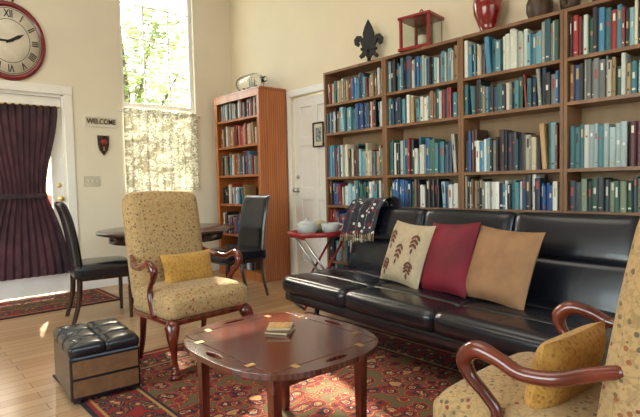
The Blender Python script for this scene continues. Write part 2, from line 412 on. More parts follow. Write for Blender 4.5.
b.box((X-0.0165,Yp,zp),(0.003,0.09,0.15),plain('framed_print_art',(0.25,0.3,0.3),0.7,var=0.8,nscale=30))
b.done('framed_print')
# ---------------------------------------------------------------- wall things
b=B(); Mw=T((1.055,WY,2.52))@R(90,'X')@Matrix.Diagonal((0.84,1,1,1))
b.lathe([(0,0),(0.36,0),(0.378,0.012),(0.374,0.03),(0.355,0.042),(0.335,0.038),(0.325,0.024),(0,0.024)],M_clockred,Mw,64)
b.lathe([(0,0.0245),(0.324,0.0245),(0.324,0.026),(0,0.026)],M_face,Mw,64)
for r in (0.31,0.205): b.lathe([(r,0.026),(r,0.0275),(r+0.005,0.0275),(r+0.005,0.026)],M_black,Mw,64)
for i,t in enumerate(['XII','I','II','III','IIII','V','VI','VII','VIII','IX','X','XI']):
    a=-math.radians(30*i)
    b.text(t,0.10,M_black,Mw@Matrix.Rotation(a,4,'Z')@T((0,0.257,0.0275)),0.001,0.75,0.02)
for ang,l,w in ((-63,0.17,0.018),(92,0.24,0.012)):
    Mh=Mw@R(ang,'Z')@T((0,0,0.031)); b.plate([[(-w*0.5,-0.04),(w*0.5,-0.04),(w,l*0.6),(0,l),(-w,l*0.6)]],0.002,M_black,Mh)
b.lathe([(0,0.026),(0.015,0.026),(0.015,0.036),(0,0.036)],M_black,Mw)
b.tube([(0.06*math.cos(t),0.41+0.04*math.sin(t),0.02) for t in [i*math.pi/8 for i in range(-2,11)]],0.01,M_clockred,8,3,Mw)
b.done('wall_clock')
M_signtxt=plain('sign_bronze',(0.12,0.08,0.05),0.5)
b=B(); Mw=T((1.885,WY-0.012,1.80))@R(90,'X')
b.text('WELCOME',0.078,M_signtxt,Mw,0.004,0.8)
b.box((0,-0.05,0),(0.33,0.006,0.012),M_white,Mw); b.box((0,0.05,0),(0.33,0.006,0.012),M_white,Mw)
for x in (-0.165,0.165): b.box((x,0,-0.004),(0.006,0.10,0.012),M_white,Mw)
b.done('welcome_sign')
b=B(); Mw=T((1.895,WY-0.010,1.55))@R(90,'X')
b.plate([[(-0.06,0.10),(0.06,0.10),(0.055,0.0),(0.045,-0.05),(0,-0.11),(-0.045,-0.05),(-0.055,0)]],0.018,M_darkwood,Mw,0.002)
b.lathe([(0,0.01),(0.032,0.01),(0.034,0.018),(0.02,0.022),(0,0.024)],M_redpaint,Mw@T((0,0.03,0)),24)
b.box((0,-0.04,0.012),(0.012,0.05,0.01),M_brass,Mw)
b.done('wall_plaque')
b=B(); Mw=T((1.765,WY-0.004,1.16))@R(90,'X')
M_sw=plain('almond_plastic',(0.60,0.54,0.42),0.4)
b.box((0,0,0),(0.17,0.115,0.008),M_sw,Mw,bev=0.003)
for x in (-0.045,0,0.045): b.box((x,0,0.006),(0.012,0.024,0.012),M_white,Mw,bev=0.002)
b.done('light_switch_plate')
# ---------------------------------------------------------------- bookcases
def bookcase(name,y0,y1,xf,xb,H,shelves,mat,matb,th=0.022,crown=False,loc=None):
    b=B(); yc=(y0+y1)/2; w=y1-y0; dx=xb-xf
    o=Vector(((xf+xb)/2,yc,0))
    for s in (-1,1): b.box((0,s*(w/2-th/2),H/2),(dx,th,H),mat,bev=0.002)
    b.box((0,0,H-th/2-0.0),(dx-0.001,w-2*th,th),mat)
    for z in shelves: b.box((0.002,0,z-th/2),(dx-0.006,w-2*th,th),mat)
    b.box((dx/2-0.004,0,H/2),(0.006,w-2*th,H-0.01),matb)
    b.box((-dx/2+0.02,0,0.035),(0.015,w-2*th,0.07),mat)
    if crown:
        b.box((-0.004,0,H+0.008),(dx+0.008,w+0.03,0.026),mat,bev=0.006)
        b.box((-dx/2-0.006,0,H-0.04),(0.012,w,0.07),mat,bev=0.003)
        for s in (-1,1): b.box((-dx/2-0.004,s*(w/2-0.025),H/2-0.02),(0.01,0.05,H-0.08),mat,bev=0.003)
        b.box((-dx/2-0.006,0,0.05),(0.012,w,0.10),mat,bev=0.003)
    return b.done(name,o)
W_=(0.70,0.70,0.64); Cr=(0.66,0.60,0.46)
teal=[(0.02,0.10,0.13),(0.015,0.04,0.09),(0.04,0.17,0.21),(0.09,0.26,0.32),(0.22,0.40,0.46),(0.55,0.60,0.57),W_,Cr,(0.01,0.015,0.04),(0.012,0.012,0.012),(0.03,0.11,0.08),(0.16,0.17,0.17),(0.02,0.07,0.22),(0.34,0.34,0.30),(0.012,0.012,0.015),(0.02,0.02,0.03),(0.28,0.02,0.02),W_,(0.30,0.48,0.58),(0.03,0.12,0.30),(0.20,0.10,0.05),(0.06,0.22,0.38),(0.35,0.22,0.10),(0.05,0.20,0.26),(0.14,0.32,0.40)]
warm=[(0.28,0.03,0.02),(0.35,0.09,0.03),(0.16,0.04,0.03),(0.45,0.28,0.13),(0.5,0.43,0.3),(0.22,0.02,0.03),(0.05,0.02,0.015)]
green=[(0.02,0.07,0.045),(0.03,0.09,0.07),(0.02,0.04,0.06),(0.2,0.25,0.18)]
maroon=[(0.09,0.01,0.015),(0.08,0.01,0.02),(0.12,0.02,0.02)]
class Books:
    def __init__(s): s.v=[];s.f=[];s.c=[]
    def prism(s,pts,z0,z1,M,col):
        n=len(pts); k=len(s.v)
        for z in (z0,z1):
            for p in pts: s.v.append(M@Vector((p[0],p[1],z)))
        for i in range(n):
            j=(i+1)%n; s.f.append((k+i,k+j,k+n+j,k+n+i)); s.c.append(col)
        s.f.append(tuple(k+n+i for i in range(n))); s.c.append((0.55,0.5,0.4))
        s.f.append(tuple(k+n-1-i for i in range(n))); s.c.append((0.55,0.5,0.4))
    def row(s,y0,y1,xf,z,hmin,hmax,pal,xb,fill=1.0,tmin=0.012,tmax=0.036,uni=False):
        y=y1-0.004; end=y0+(y1-y0)*(1-fill)+0.004; hbase=None
        while True:
            if hbase is None or random.random()<0.45: hbase=random.uniform(hmin,hmax); col=random.choice(pal); run=random.random()<0.25
            t=random.uniform(tmin,tmax) if not uni else (tmin+tmax)/2
            if y-t<end: break
            h=min(hmax,hbase*random.uniform(0.92,1.06)) if not uni else (hmin+hmax)/2
            c=col if (run or uni) else random.choice(pal)
            k=random.uniform(0.75,1.3); c=tuple(min(0.85,x*k) for x in c)
            d=min(xb-xf-0.012,random.uniform(0.13,0.17)); x0=xf+random.uniform(0.006,0.035)
            M=T((x0,y-t/2,z+0.0005))
            if random.random()<0.05 and not uni and y-t-0.03>end:
                y-=0.022; M=T((x0,y-t/2,z+0.0005))@Matrix.Rotation(-0.07,4,'X')@T((0,0,0.002))
            g=t/2-0.0006
            s.prism([(0.003,-g),(0,-g*0.4),(0,g*0.4),(0.003,g),(d,g),(d,-g)],0,h,M,c)
            r=random.random()
            bc=random.choice([(0.7,0.68,0.6),(0.55,0.4,0.15),(0.8,0.8,0.78),(0.02,0.02,0.02),(0.4,0.05,0.04)])
            if r<0.7:
                zc=h*random.uniform(0.45,0.75); hh=random.uniform(0.008,0.07)
                s.prism([(-0.0008,-g*0.4),(-0.0008,g*0.4),(0.002,g*0.4),(0.002,-g*0.4)],zc,min(h*0.95,zc+hh),M,bc)
            if r>0.45:
                s.prism([(-0.0008,-g*0.5),(-0.0008,g*0.5),(0.002,g*0.5),(0.002,-g*0.5)],h*0.1,h*0.1+random.uniform(0.005,0.014),M,bc)
            y-=t
    def done(s,name,parent=None):
        o0=Vector(s.v[0]); o0.z=0
        me=D.meshes.new(name); me.from_pydata([v-o0 for v in s.v],[],s.f)
        a=me.color_attributes.new('Col','FLOAT_COLOR','CORNER'); i=0
        for p in me.polygons:
            for _ in p.loop_indices: a.data[i].color=rgb(s.c[p.index]); i+=1
        me.materials.append(M_book); o=D.objects.new(name,me); o.location=o0; link(o); return o
XF=3.29; BH=2.14
sh=[0.08,0.33,0.60,0.87,1.14,1.56,1.835]
ys=[3.60,2.84,2.095,1.35,0.60]
for i in range(4):
    y1,y0=ys[i]-0.001,ys[i+1]+0.001
    bookcase('bookcase',y0,y1,XF,WX-0.022,BH,sh,M_oak,M_oakback)
    K=Books()
    pals={0:[teal+warm*4,teal,teal+warm,teal+warm],1:[teal,teal+[(0.65,0.63,0.55)]*8,teal+[(0.02,0.05,0.09)]*5,teal],2:[teal+[(0.6,0.62,0.55)]*10,teal+[(0.02,0.10,0.10)]*6,teal+[(0.03,0.03,0.05)]*5+warm,teal+[W_]*4],3:[teal+[(0.02,0.02,0.03)]*8,teal,teal+warm+green,teal]}[i]
    ya,yb=y0+0.024,y1-0.024
    for z,h0,h1,p,fl in ((1.835,0.20,0.272,pals[0],1),(1.56,0.18,0.245,pals[1],1),(1.14,0.22,0.31,pals[2],1),(0.87,0.17,0.24,pals[3],1),(0.60,0.18,0.24,teal,0.9),(0.33,0.18,0.24,teal+warm,0.95),(0.08,0.18,0.22,teal,0.8)):
        if i==0 and z==1.835: h0,h1=0.16,0.235
        if i==3 and z==1.14:
            K.row(ya+0.36,yb,XF,z,0.24,0.27,[(0.04,0.16,0.19),(0.35,0.45,0.47),(0.6,0.62,0.6)],WX-0.03,1,0.02,0.035)
            K.row(ya,ya+0.36,XF,z,0.25,0.27,maroon,WX-0.03,1,0.03,0.04,True); continue
        if i==3 and z==0.87:
            K.row(ya+0.25,yb,XF,z,0.19,0.21,green,WX-0.03,1,0.025,0.04)
            K.row(ya,ya+0.25,XF,z,0.2,0.22,maroon,WX-0.03,1,0.03,0.04,True); continue
        K.row(ya,yb,XF,z,h0,h1,p,WX-0.03,fl)
    K.done('shelved_books')
PX=3.17
psh=[0.10,0.50,0.86,1.20,1.54,1.85]
bookcase('pine_bookcase',4.50,5.44,PX,WX-0.02,2.13,psh,M_pine,M_pine,0.025,True)
K=Books()
for z,h0,h1,p,fl in ((1.85,0.17,0.22,[(0.5,0.5,0.45),(0.3,0.32,0.3),(0.1,0.1,0.1),(0.2,0.05,0.04)],0.92),(1.54,0.2,0.25,warm+[(0.45,0.12,0.1),(0.5,0.45,0.4)],0.9),(1.20,0.2,0.27,teal+warm,0.85),(0.86,0.16,0.24,warm+teal,0.6),(0.50,0.2,0.26,warm+teal,0.8),(0.10,0.2,0.3,teal,0.8)):
    K.row(4.55,5.39,PX+0.02,z,h0,h1,p,WX-0.04,fl)
K.done('shelved_books')
# stuff on bookcases
b=B(); Mf=T((0,0,0))@R(90,'X')
half=[(0,0.40),(0.028,0.345),(0.046,0.29),(0.042,0.24),(0.026,0.20),(0.024,0.165)]
cen=half+[(-x,y) for x,y in half[::-1] if x>0]
b.plate([cen],0.03,M_iron,Mf,0.006)
for sx in (1,-1):
    side=[(0.022,0.165),(0.04,0.22),(0.07,0.265),(0.105,0.27),(0.13,0.24),(0.125,0.20),(0.10,0.185),(0.088,0.205),(0.098,0.222),(0.088,0.235),(0.075,0.225),(0.062,0.19),(0.055,0.165)]
    b.plate([[(x*sx,y) for x,y in side]],0.028,M_iron,Mf,0.005)
    low=[(0.012,0.14),(0.05,0.14),(0.06,0.115),(0.085,0.09),(0.075,0.075),(0.05,0.085),(0.035,0.105),(0.012,0.07)]
    b.plate([[(x*sx,y) for x,y in low]],0.026,M_iron,Mf,0.004)
b.box((0,0,0.152),(0.15,0.045,0.024),M_iron,bev=0.006)
b.tube([(0,0,0.02),(0,0,0.15)],[0.02,0.012],M_iron,12,1)
b.lathe([(0,0),(0.06,0),(0.06,0.012),(0.03,0.022),(0.018,0.035),(0,0.035)],M_iron)
b.done('fleur_de_lis_statue',(3.42,3.12,BH),-62)
b=B()
s=0.135
b.box((0,0,0.012),(0.29,0.29,0.024),M_redpaint,bev=0.004); b.box((0,0,0.262),(0.29,0.29,0.022),M_redpaint,bev=0.004)
for x in (-s+0.01,s-0.01):
    for y in (-s+0.01,s-0.01): b.box((x,y,0.137),(0.022,0.022,0.23),M_redpaint,bev=0.003)
for x in (-s+0.01,s-0.01): b.box((x,0,0.137),(0.003,0.23,0.23),M_pane); b.box((0,x,0.137),(0.23,0.003,0.23),M_pane)
b.lathe([(0,0.024),(0.035,0.024),(0.035,0.13),(0.03,0.132),(0,0.13)],M_face)
b.lathe([(0.09,0.273),(0.05,0.285),(0.02,0.295),(0,0.296)],M_redpaint)
b.tube([(-0.03,0,0.29),(-0.03,0,0.32),(0,0,0.34),(0.03,0,0.32),(0.03,0,0.29)],0.005,M_redpaint,8)
b.done('candle_lantern',(3.42,2.53,BH),8)
b=B(); b.lathe([(0,0),(0.055,0),(0.06,0.008),(0.05,0.02),(0.07,0.07),(0.10,0.15),(0.11,0.21),(0.10,0.27),(0.065,0.33),(0.045,0.36),(0.05,0.385),(0.065,0.40),(0.055,0.40),(0.04,0.37),(0.03,0.3),(0,0.28)],M_red,seg=40); b.done('red_vase',(3.42,1.94,BH))
b=B(); b.lathe([(0,0),(0.06,0),(0.065,0.01),(0.085,0.07),(0.085,0.12),(0.07,0.16),(0.06,0.17),(0.07,0.19),(0.06,0.19),(0.05,0.17),(0,0.1)],M_terracotta); b.done('clay_jar',(3.42,1.56,BH))
b=B(); b.lathe([(0,0),(0.045,0),(0.06,0.05),(0.065,0.1),(0.05,0.14),(0.058,0.16),(0.045,0.16),(0,0.08)],M_terracotta)
for a in (0,180): b.tube([Vector((0.055*math.cos(math.radians(a)),0,0.12)),Vector((0.09*math.cos(math.radians(a)),0,0.1)),Vector((0.06*math.cos(math.radians(a)),0,0.05))],0.007,M_terracotta,8)
b.done('handled_pot',(3.42,1.36,BH))
b=B()
for i in range(3): b.box((0,0.004*i,0.0155+0.031*i),(0.17,0.24-0.02*i,0.031),M_darkwood,bev=0.004)
b.lathe([(0,0.093),(0.03,0.093),(0.04,0.14),(0.03,0.18),(0,0.19)],M_terracotta)
b.done('wooden_keepsake_box',(3.42,1.08,BH))
# ship in bottle on pine bookcase
b=B(); Sc=Matrix.Diagonal((1.3,1.25,1.2,1)); Mb=Sc@T((0,0,0.095))@R(90,'X')
b.lathe([(0,-0.17),(0.05,-0.172),(0.078,-0.155),(0.082,-0.12),(0.082,0.06),(0.07,0.10),(0.035,0.125),(0.024,0.14),(0.022,0.19),(0.027,0.195),(0.027,0.205),(0.018,0.205),(0.018,0.14),(0.03,0.12),(0.065,0.095),(0.077,0.06),(0.077,-0.12),(0.07,-0.15),(0,-0.162)],M_glass,Mb)
b.tube([(0,-0.08,0.055),(0,-0.04,0.045),(0,0.03,0.045),(0,0.09,0.058)],[0.006,0.018,0.018,0.005],M_darkwood,M=Sc)
for y,h in ((-0.04,0.09),(0,0.10),(0.04,0.085)):
    b.tube([(0,y,0.05),(0,y,0.05+h)],0.0025,M_darkwood,6,1,M=Sc)
    for z in (0.075,0.105):
        b.surf(lambda u,v:Vector((0.012*math.sin(u*3.14)+0.003,y+0.03*(v-0.5),z+0.026*(u-0.5)*1.0)),6,6,M_face,Sc)
for y in (-0.11,0.06): b.box((0,y,0.012),(0.12,0.02,0.024),M_darkwood,Sc,bev=0.003); b.box((0.05,y,0.03),(0.02,0.02,0.03),M_darkwood,Sc); b.box((-0.05,y,0.03),(0.02,0.02,0.03),M_darkwood,Sc)
b.done('ship_in_bottle',(3.34,4.88,2.151))
# ---------------------------------------------------------------- rugs
RA,RB_=0.98,1.28
M_rug=rugmat('persian_rug',RA,RB_,0,(0.20,0.013,0.011))
b=B(); b.box((0,0,0.005),(2*RA,2*RB_,0.010),M_rug,bev=0.003)
for s in (-1,1):
    for i in range(120):
        x=-RA+0.01+i*(2*RA-0.02)/119; b.box((x,s*(RB_+0.012),0.004),(0.006,0.024,0.004),M_brown)
b.done('persian_rug',(0.72+RA,1.88,0.0))
M_mat=rugmat('entry_rug_weave',0.75,0.36,0,(0.06,0.03,0.03))
b=B(); b.box((0,0,0.005),(1.5,0.72,0.010),M_mat,bev=0.003); b.done('entry_rug',(1.0,5.22,0))
# ---------------------------------------------------------------- armchair
def armchair(name,loc,rz):
    e=D.objects.new(name,None); link(e); e.location=loc; e.rotation_euler=(0,0,math.radians(rz))
    b=B()
    b.rbox((0,-0.02,0.385),(0.56,0.46,0.14),0.045,M_uph,puff=(0,0,0,0.012,0.035,0)); b.done('seat',parent=e)
    b=B(); b.box((0,-0.02,0.31),(0.55,0.45,0.035),M_mahog,bev=0.01)
    b.done('seat_rail',parent=e)
    Mb=T((0,0.175,0.38))@R(-9.5,'X')
    b=B()
    b.rbox((0,0.045,0.325),(0.515,0.10,0.67),0.045,M_uph,Mb,puff=(0.006,0.006,0.01,0.03,0.022,0)); b.done('back',parent=e)
    b=B()
    for s in (-1,1):
        b.tube([(s*0.235,-0.20,0.32),(s*0.255,-0.232,0.28),(s*0.262,-0.245,0.215),(s*0.245,-0.225,0.12),(s*0.24,-0.22,0.05),(s*0.25,-0.24,0.028),(s*0.252,-0.247,0.017)],[0.03,0.042,0.034,0.02,0.015,0.024,0.026,0.02],M_mahog)
        b.lathe([(0,0),(0.027,0),(0.033,0.012),(0.026,0.024),(0,0.026)],M_mahog,T((s*0.252,-0.247,0)),20)
        b.tube([(s*0.22,0.17,0.33),(s*0.22,0.185,0.25),(s*0.22,0.205,0.12),(s*0.225,0.245,0.0)],[0.024,0.022,0.018,0.018],M_mahog,8)
        b.tube([(s*0.25,0.245,0.645),(s*0.27,0.18,0.625),(s*0.295,0.12,0.605),(s*0.305,0.04,0.60),(s*0.305,-0.02,0.622),(s*0.30,-0.08,0.63),(s*0.295,-0.118,0.597),(s*0.29,-0.105,0.552),(s*0.285,-0.065,0.512),(s*0.28,-0.035,0.47),(s*0.278,-0.045,0.41),(s*0.272,-0.065,0.32)],[0.015,0.018,0.019,0.018,0.020,0.024,0.024,0.018,0.016,0.016,0.020,0.022],M_mahog,12,7)
    b.done('wooden_frame',parent=e)
    return e
def lumbar(loc,w,h,rot,mat,name='lumbar_cushion',t=0.13):
    b=B(); b.pillow(w,h,t,mat,R(90,'X')); o=b.done(name,loc); o.rotation_euler=rot; return o
a1=armchair('armchair',(1.44,2.85,0.0105),4)
a2=armchair('armchair',(1.45,0.61,0.0105),180)
r=math.radians
lumbar((1.46,2.893,0.56),0.36,0.22,(r(-12),0,r(4)),M_gold,t=0.10)
lumbar((1.40,0.565,0.555),0.34,0.23,(r(-14),0,r(176)),M_gold,t=0.10)
# ---------------------------------------------------------------- ottoman
b=B()
b.box((0,0,0.125),(0.34,0.46,0.225),M_leather,bev=0.012)
b.box((0.0,-0.2315,0.125),(0.315,0.004,0.18),M_brown,bev=0.001)
b.box((0.0,-0.2325,0.125),(0.32,0.004,0.012),M_leather)
for ix in range(2):
    for iy in range(3):
        b.rbox((-0.085+0.17*ix,-0.154+0.154*iy,0.26),(0.174,0.158,0.06),0.02,M_leather,puff=(0,0,0,0,0.012,0),cuts=7)
for x in (-0.14,0.14):
    for y in (-0.20,0.20): b.box((x,y,0.0065),(0.03,0.03,0.013),M_black)
b.done('storage_ottoman',(0.865,2.84,0.0105),-5)
# ---------------------------------------------------------------- coffee table
b=B()
rx,ry=0.262,0.298; Z=0.45
b.box((0,0,Z-0.011),(2*rx-0.003,2*ry-0.003,0.022),M_mahogtop,bev=0.003)
for k in range(4):
    ax=(k%2==0); sg=1 if k<2 else -1
    hu,base,bul=(ry,rx,0.072) if ax else (rx,ry,0.080)
    def q(u,v): return (sg*(base+v),u) if ax else (u,sg*(base+v))
    m=24; arcp=[]
    for i in range(m+1):
        a=-1+2*i/m; arcp.append(q(a*hu*0.985,0.003+bul*(1-abs(a)**3.0)))
    hole=[q(0.055*math.cos(t),bul*0.52+0.016*math.sin(t)) for t in [i*2*math.pi/20 for i in range(20)]]
    b.plate([arcp,hole],0.018,M_mahogtop,T((0,0,Z-0.011)),0.002)
    for off in (-0.6,0.6):
        px,py=q(off*hu,0.0)
        b.box((px,py,Z+0.0005),(0.034 if ax else 0.022,0.022 if ax else 0.034,0.002),M_brass)
lx,ly=rx-0.05,ry-0.05
b.box((0,ly,Z-0.052),(2*lx,0.018,0.06),M_mahog); b.box((0,-ly,Z-0.052),(2*lx,0.018,0.06),M_mahog)
b.box((lx,0,Z-0.052),(0.018,2*ly,0.06),M_mahog); b.box((-lx,0,Z-0.052),(0.018,2*ly,0.06),M_mahog)
b.box((0,0,Z-0.028),(2*lx+0.05,2*ly+0.05,0.012),M_mahog,bev=0.003)
for x in (-lx,lx):
    for y in (-ly,ly):
        b.lathe([(0.0,0),(0.018,0),(0.020,0.02),(0.026,0.36),(0.027,0.42),(0,0.42)],M_mahog,T((x,y,0))@R(45,'Z'),4,False)
        b.box((x,y,Z-0.055),(0.042,0.042,0.07),M_mahog,bev=0.003)
b.done('butler_coffee_table',(1.20,1.61,0.0105))
b=B()
for i in range(3): b.box((0,0,0.004+0.009*i),(0.10,0.10,0.008),M_cream if i!=1 else M_brown,R(8*i,'Z'),bev=0.002)
b.box((0,0,0.027),(0.085,0.085,0.002),M_gold,R(16,'Z'))
b.done('coaster_stack',(1.25,1.67,0.4615),30)
# ---------------------------------------------------------------- sofa
e=D.objects.new('leather_sofa',None); link(e); e.location=(2.64,1.88,0.0105); e.rotation_euler=(0,0,r(-4))
Ls=2.14
b=B()
nn=3; pw=Ls/nn
for i in range(nn):
    yc=-Ls/2+pw*(i+0.5)
    b.rbox((-0.335,yc,0.32),(0.26,pw+0.012,0.125),0.045,M_leather,puff=(0,0.012,0,0,0.010,0),cuts=13)
    for x,wd in ((-0.09,0.25),(0.14,0.23)):
        b.rbox((x,yc,0.32),(wd+0.012,pw+0.012,0.12),0.025,M_leather,puff=(0,0,0,0,0.012,0),cuts=13)
b.rbox((-0.10,0,0.235),(0.70,Ls-0.02,0.085),0.03,M_leather)
b.done('seat',parent=e)
b=B(); Mb=T((0.17,0,0.345))@R(17,'Y')
for i in range(nn):
    yc=-Ls/2+pw*(i+0.5)
    b.rbox((0.07,yc,0.15),(0.135,pw+0.012,0.29),0.03,M_leather,Mb,puff=(0,0.016,0,0,0,0),cuts=13)
    b.rbox((0.07,yc,0.415),(0.14,pw+0.012,0.285),0.045,M_leather,Mb,puff=(0,0.018,0,0,0.004,0),cuts=13)
b.rbox((0.14,0,0.28),(0.08,Ls-0.03,0.50),0.03,M_leather,Mb)
b.done('back',parent=e)
b=B()
for y in (-0.8,0.8):
    b.tube([(-0.33,y,0.21),(-0.36,y,0.01)],0.018,M_metal,12,1); b.tube([(0.2,y,0.21),(0.26,y,0.01)],0.018,M_metal,12,1)
    b.tube([(-0.36,y,0.2),(0.25,y,0.2)],0.015,M_metal,8,1)
    for x in (-0.36,0.26): b.lathe([(0,0),(0.024,0),(0.024,0.012),(0,0.012)],M_black,T((x,y,0)),16)
b.tube([(-0.05,-0.85,0.19),(-0.05,0.85,0.19)],0.015,M_metal,8,1)
b.done('leg_frame',parent=e)
b=B()
def th(u,v):
    L_=[(0.53,0.62),(0.50,0.82),(0.485,0.92),(0.41,0.952),(0.32,0.935),(0.255,0.865),(0.215,0.76),(0.185,0.68)]
    k=v*(len(L_)-1); j=min(int(k),len(L_)-2); t=k-j
    x=L_[j][0]*(1-t)+L_[j+1][0]*t; z=L_[j][1]*(1-t)+L_[j+1][1]*t
    z+=-0.03*math.sin(u*2.2)*(v) ; x+=-0.01*math.sin(u*26)*(0.4+v)-0.010
    return Vector((x,0.72+0.40*u+0.05*v*(0.5-u)*0.5,z+0.006*math.sin(u*19+v*5)))
b.surf(th,40,50,M_throw)
for i in range(30):
    u=i/29; p=th(u,1.0); b.tube([p,p+Vector((-0.006,0,-0.03)),p+Vector((-0.004,0.003,-0.06))],0.003,M_cream,5,2)
b.done('throw_blanket',(2.64,1.88,0.0105),-4)
def pil(name,loc,w,t,mat,yaw,lean,roll,leaf=None,h=None):
    b=B(); b.pillow(w,h or w,t,mat,None,leaf); o=b.done(name,loc)
    M=Matrix.Rotation(r(yaw),4,'Z')@Matrix.Rotation(r(-90+lean),4,'Y')@Matrix.Rotation(r(90+roll),4,'Z')
    o.rotation_euler=M.to_euler(); return o
leafs=[]
for (cx0,cy0,ang,l) in ((-0.62,-0.8,1.5,0.75),(-0.62,0.12,1.5,0.6),(0.0,-0.45,1.45,0.85),(0.6,-0.85,1.6,0.75),(0.55,0.15,1.5,0.6)):
    leafs.append((cx0,cy0,ang,l,0.014))
    for i in range(3):
        t=0.25+0.6*i/3
        for s in (-1,1): leafs.append((cx0+math.cos(ang)*l*t,cy0+math.sin(ang)*l*t,ang+s*0.85,0.27-0.03*i,0.05))
    leafs.append((cx0+math.cos(ang)*l*0.85,cy0+math.sin(ang)*l*0.85,ang,0.2,0.05))
leafs=[q for q in leafs if all(abs(v)<0.95 for v in (q[0]+math.cos(q[2])*q[3],q[1]+math.sin(q[2])*q[3]))]
pil('leaf_print_pillow',(2.640,2.10,0.60),0.42,0.12,M_cream,-14,20,-2,(M_leafprint,leafs),0.43)
pil('crimson_pillow',(2.625,1.765,0.605),0.41,0.13,M_crimson,-14,20,4,None,0.46)
pil('tan_pillow',(2.59,1.40,0.60),0.43,0.14,M_tan,-10,22,-2,None,0.44)
# ---------------------------------------------------------------- dining
def dining_chair(loc,rz):
    e=D.objects.new('dining_chair',None); link(e); e.location=loc; e.rotation_euler=(0,0,r(rz))
    b=B(); b.rbox((0,0,0.415),(0.46,0.45,0.11),0.03,M_leather,puff=(0,0,0,0,0.015,0)); b.done('seat',parent=e)
    b=B()
    prof=[(0.19,0.40),(0.205,0.55),(0.225,0.70),(0.255,0.85),(0.30,0.98)]
    P=cr([(p[0],0,p[1]) for p in prof],6)
    n=len(P)
    def fr(u,v):
        k=u*(n-1); j=min(int(k),n-2); p=P[j].lerp(P[j+1],k-j)
        return p
    def side(sg):
        def f(u,v):
            p=fr(u,v); w=0.225-0.01*u; yy=(2*v-1)
            th_=0.028*(1-abs(yy)**8)**0.5*(1-max(0,(u-0.93)/0.07)**2)**0.5 if u<1 else 0
            return Vector((p.x+ sg*th_+0.012*(yy*yy)*-1,yy*w,p.z))
        return f
    b.surf(side(1),40,24,M_leather); b.surf(side(-1),40,24,M_leather); b.done('back',parent=e)
    b=B()
    for s in (-1,1):
        b.lathe([(0,0),(0.016,0),(0.024,0.37),(0,0.37)],M_darkwood,T((-0.19,s*0.185,0))@R(45,'Z'),4,False)
        b.tube([(0.19,s*0.185,0.40),(0.20,s*0.185,0.2),(0.25,s*0.185,0.0)],[0.022,0.02,0.016],M_darkwood,4,4,smooth=False)
    b.box((0,0,0.36),(0.40,0.39,0.03),M_darkwood)
    b.done('legs',parent=e); return e
dining_chair((1.40,4.36,0.0),172)
dining_chair((2.58,4.15,0.0),0)
b=B()
b.lathe([(0,0.675),(0.585,0.675),(0.60,0.68),(0.603,0.69),(0.597,0.70),(0,0.702)],M_darkwood,seg=64)
b.lathe([(0,0.60),(0.50,0.60),(0.50,0.676),(0,0.676)],M_darkwood,seg=48)
b.lathe([(0,0.12),(0.05,0.12),(0.075,0.16),(0.085,0.22),(0.05,0.30),(0.04,0.42),(0.06,0.52),(0.09,0.60),(0,0.60)],M_darkwood)
for k in range(4):
    a=math.radians(45+90*k); c,s=math.cos(a),math.sin(a)
    b.tube([(0.03*c,0.03*s,0.16),(0.14*c,0.14*s,0.17),(0.26*c,0.26*s,0.09),(0.36*c,0.36*s,0.025)],[0.035,0.032,0.026,0.022],M_darkwood)
b.done('round_dining_table',(1.99,4.33,0))
# ---------------------------------------------------------------- tray table
b=B()
Zt=0.62
b.lathe([(0,Zt),(0.27,Zt),(0.285,Zt+0.01),(0.29,Zt+0.045),(0.283,Zt+0.045),(0.275,Zt+0.016),(0,Zt+0.012)],M_redpaint,sy=0.72,seg=48)
b.lathe([(0,Zt+0.0125),(0.262,Zt+0.0165),(0,Zt+0.0165)],M_iron,sy=0.72,seg=48)
for y in (-0.13,0.13):
    for s in (-1,1):
        b.tube([(s*0.19,y*(1.0 if s>0 else 0.88),Zt-0.01),(-s*0.20,y*(1.0 if s>0 else 0.88),0.012)],0.011,M_redpaint if s>0 else M_steel,10,1)
for x,yy in ((0.19,0.13),(-0.19,0.115)):
    b.tube([(x,-yy-0.01,Zt-0.01),(x,yy+0.01,Zt-0.01)],0.011,M_redpaint,10,1)
    b.tube([(x*1.05,-yy-0.01,0.012),(x*1.05,yy+0.01,0.012)],0.011,M_iron,10,1)
b.tube([(0,-0.14,0.31),(0,0.14,0.31)],0.006,M_steel,8,1)
b.done('folding_tray_table',(2.93,3.30,0),-20)
M_bw=floral('blue_white_glaze',(0.5,0.5,0.48),40,[(0.1,0.15,0.3),(0.3,0.35,0.4),(0.15,0.1,0.1),(0.35,0.36,0.38)],0.35)
b=B(); b.lathe([(0,0),(0.06,0),(0.085,0.03),(0.09,0.07),(0.08,0.10),(0.05,0.115),(0.015,0.12),(0.018,0.135),(0,0.14)],M_bw); b.done('ceramic_canister',(2.82,3.34,Zt+0.017))
b=B(); b.lathe([(0,0),(0.05,0),(0.08,0.03),(0.086,0.09),(0.08,0.09),(0.065,0.03),(0,0.012)],M_bw)
b.tube([(0.076,0,0.08),(0.118,0,0.078),(0.112,0,0.045),(0.075,0,0.03)],0.007,M_bw,8); b.done('ceramic_cup',(3.01,3.235,Zt+0.017),-70)
b=B(); b.lathe([(0,0),(0.04,0),(0.055,0.03),(0.06,0.08),(0.05,0.09),(0.045,0.10),(0,0.11)],M_cream); b.done('sugar_bowl',(3.02,3.385,Zt+0.017))
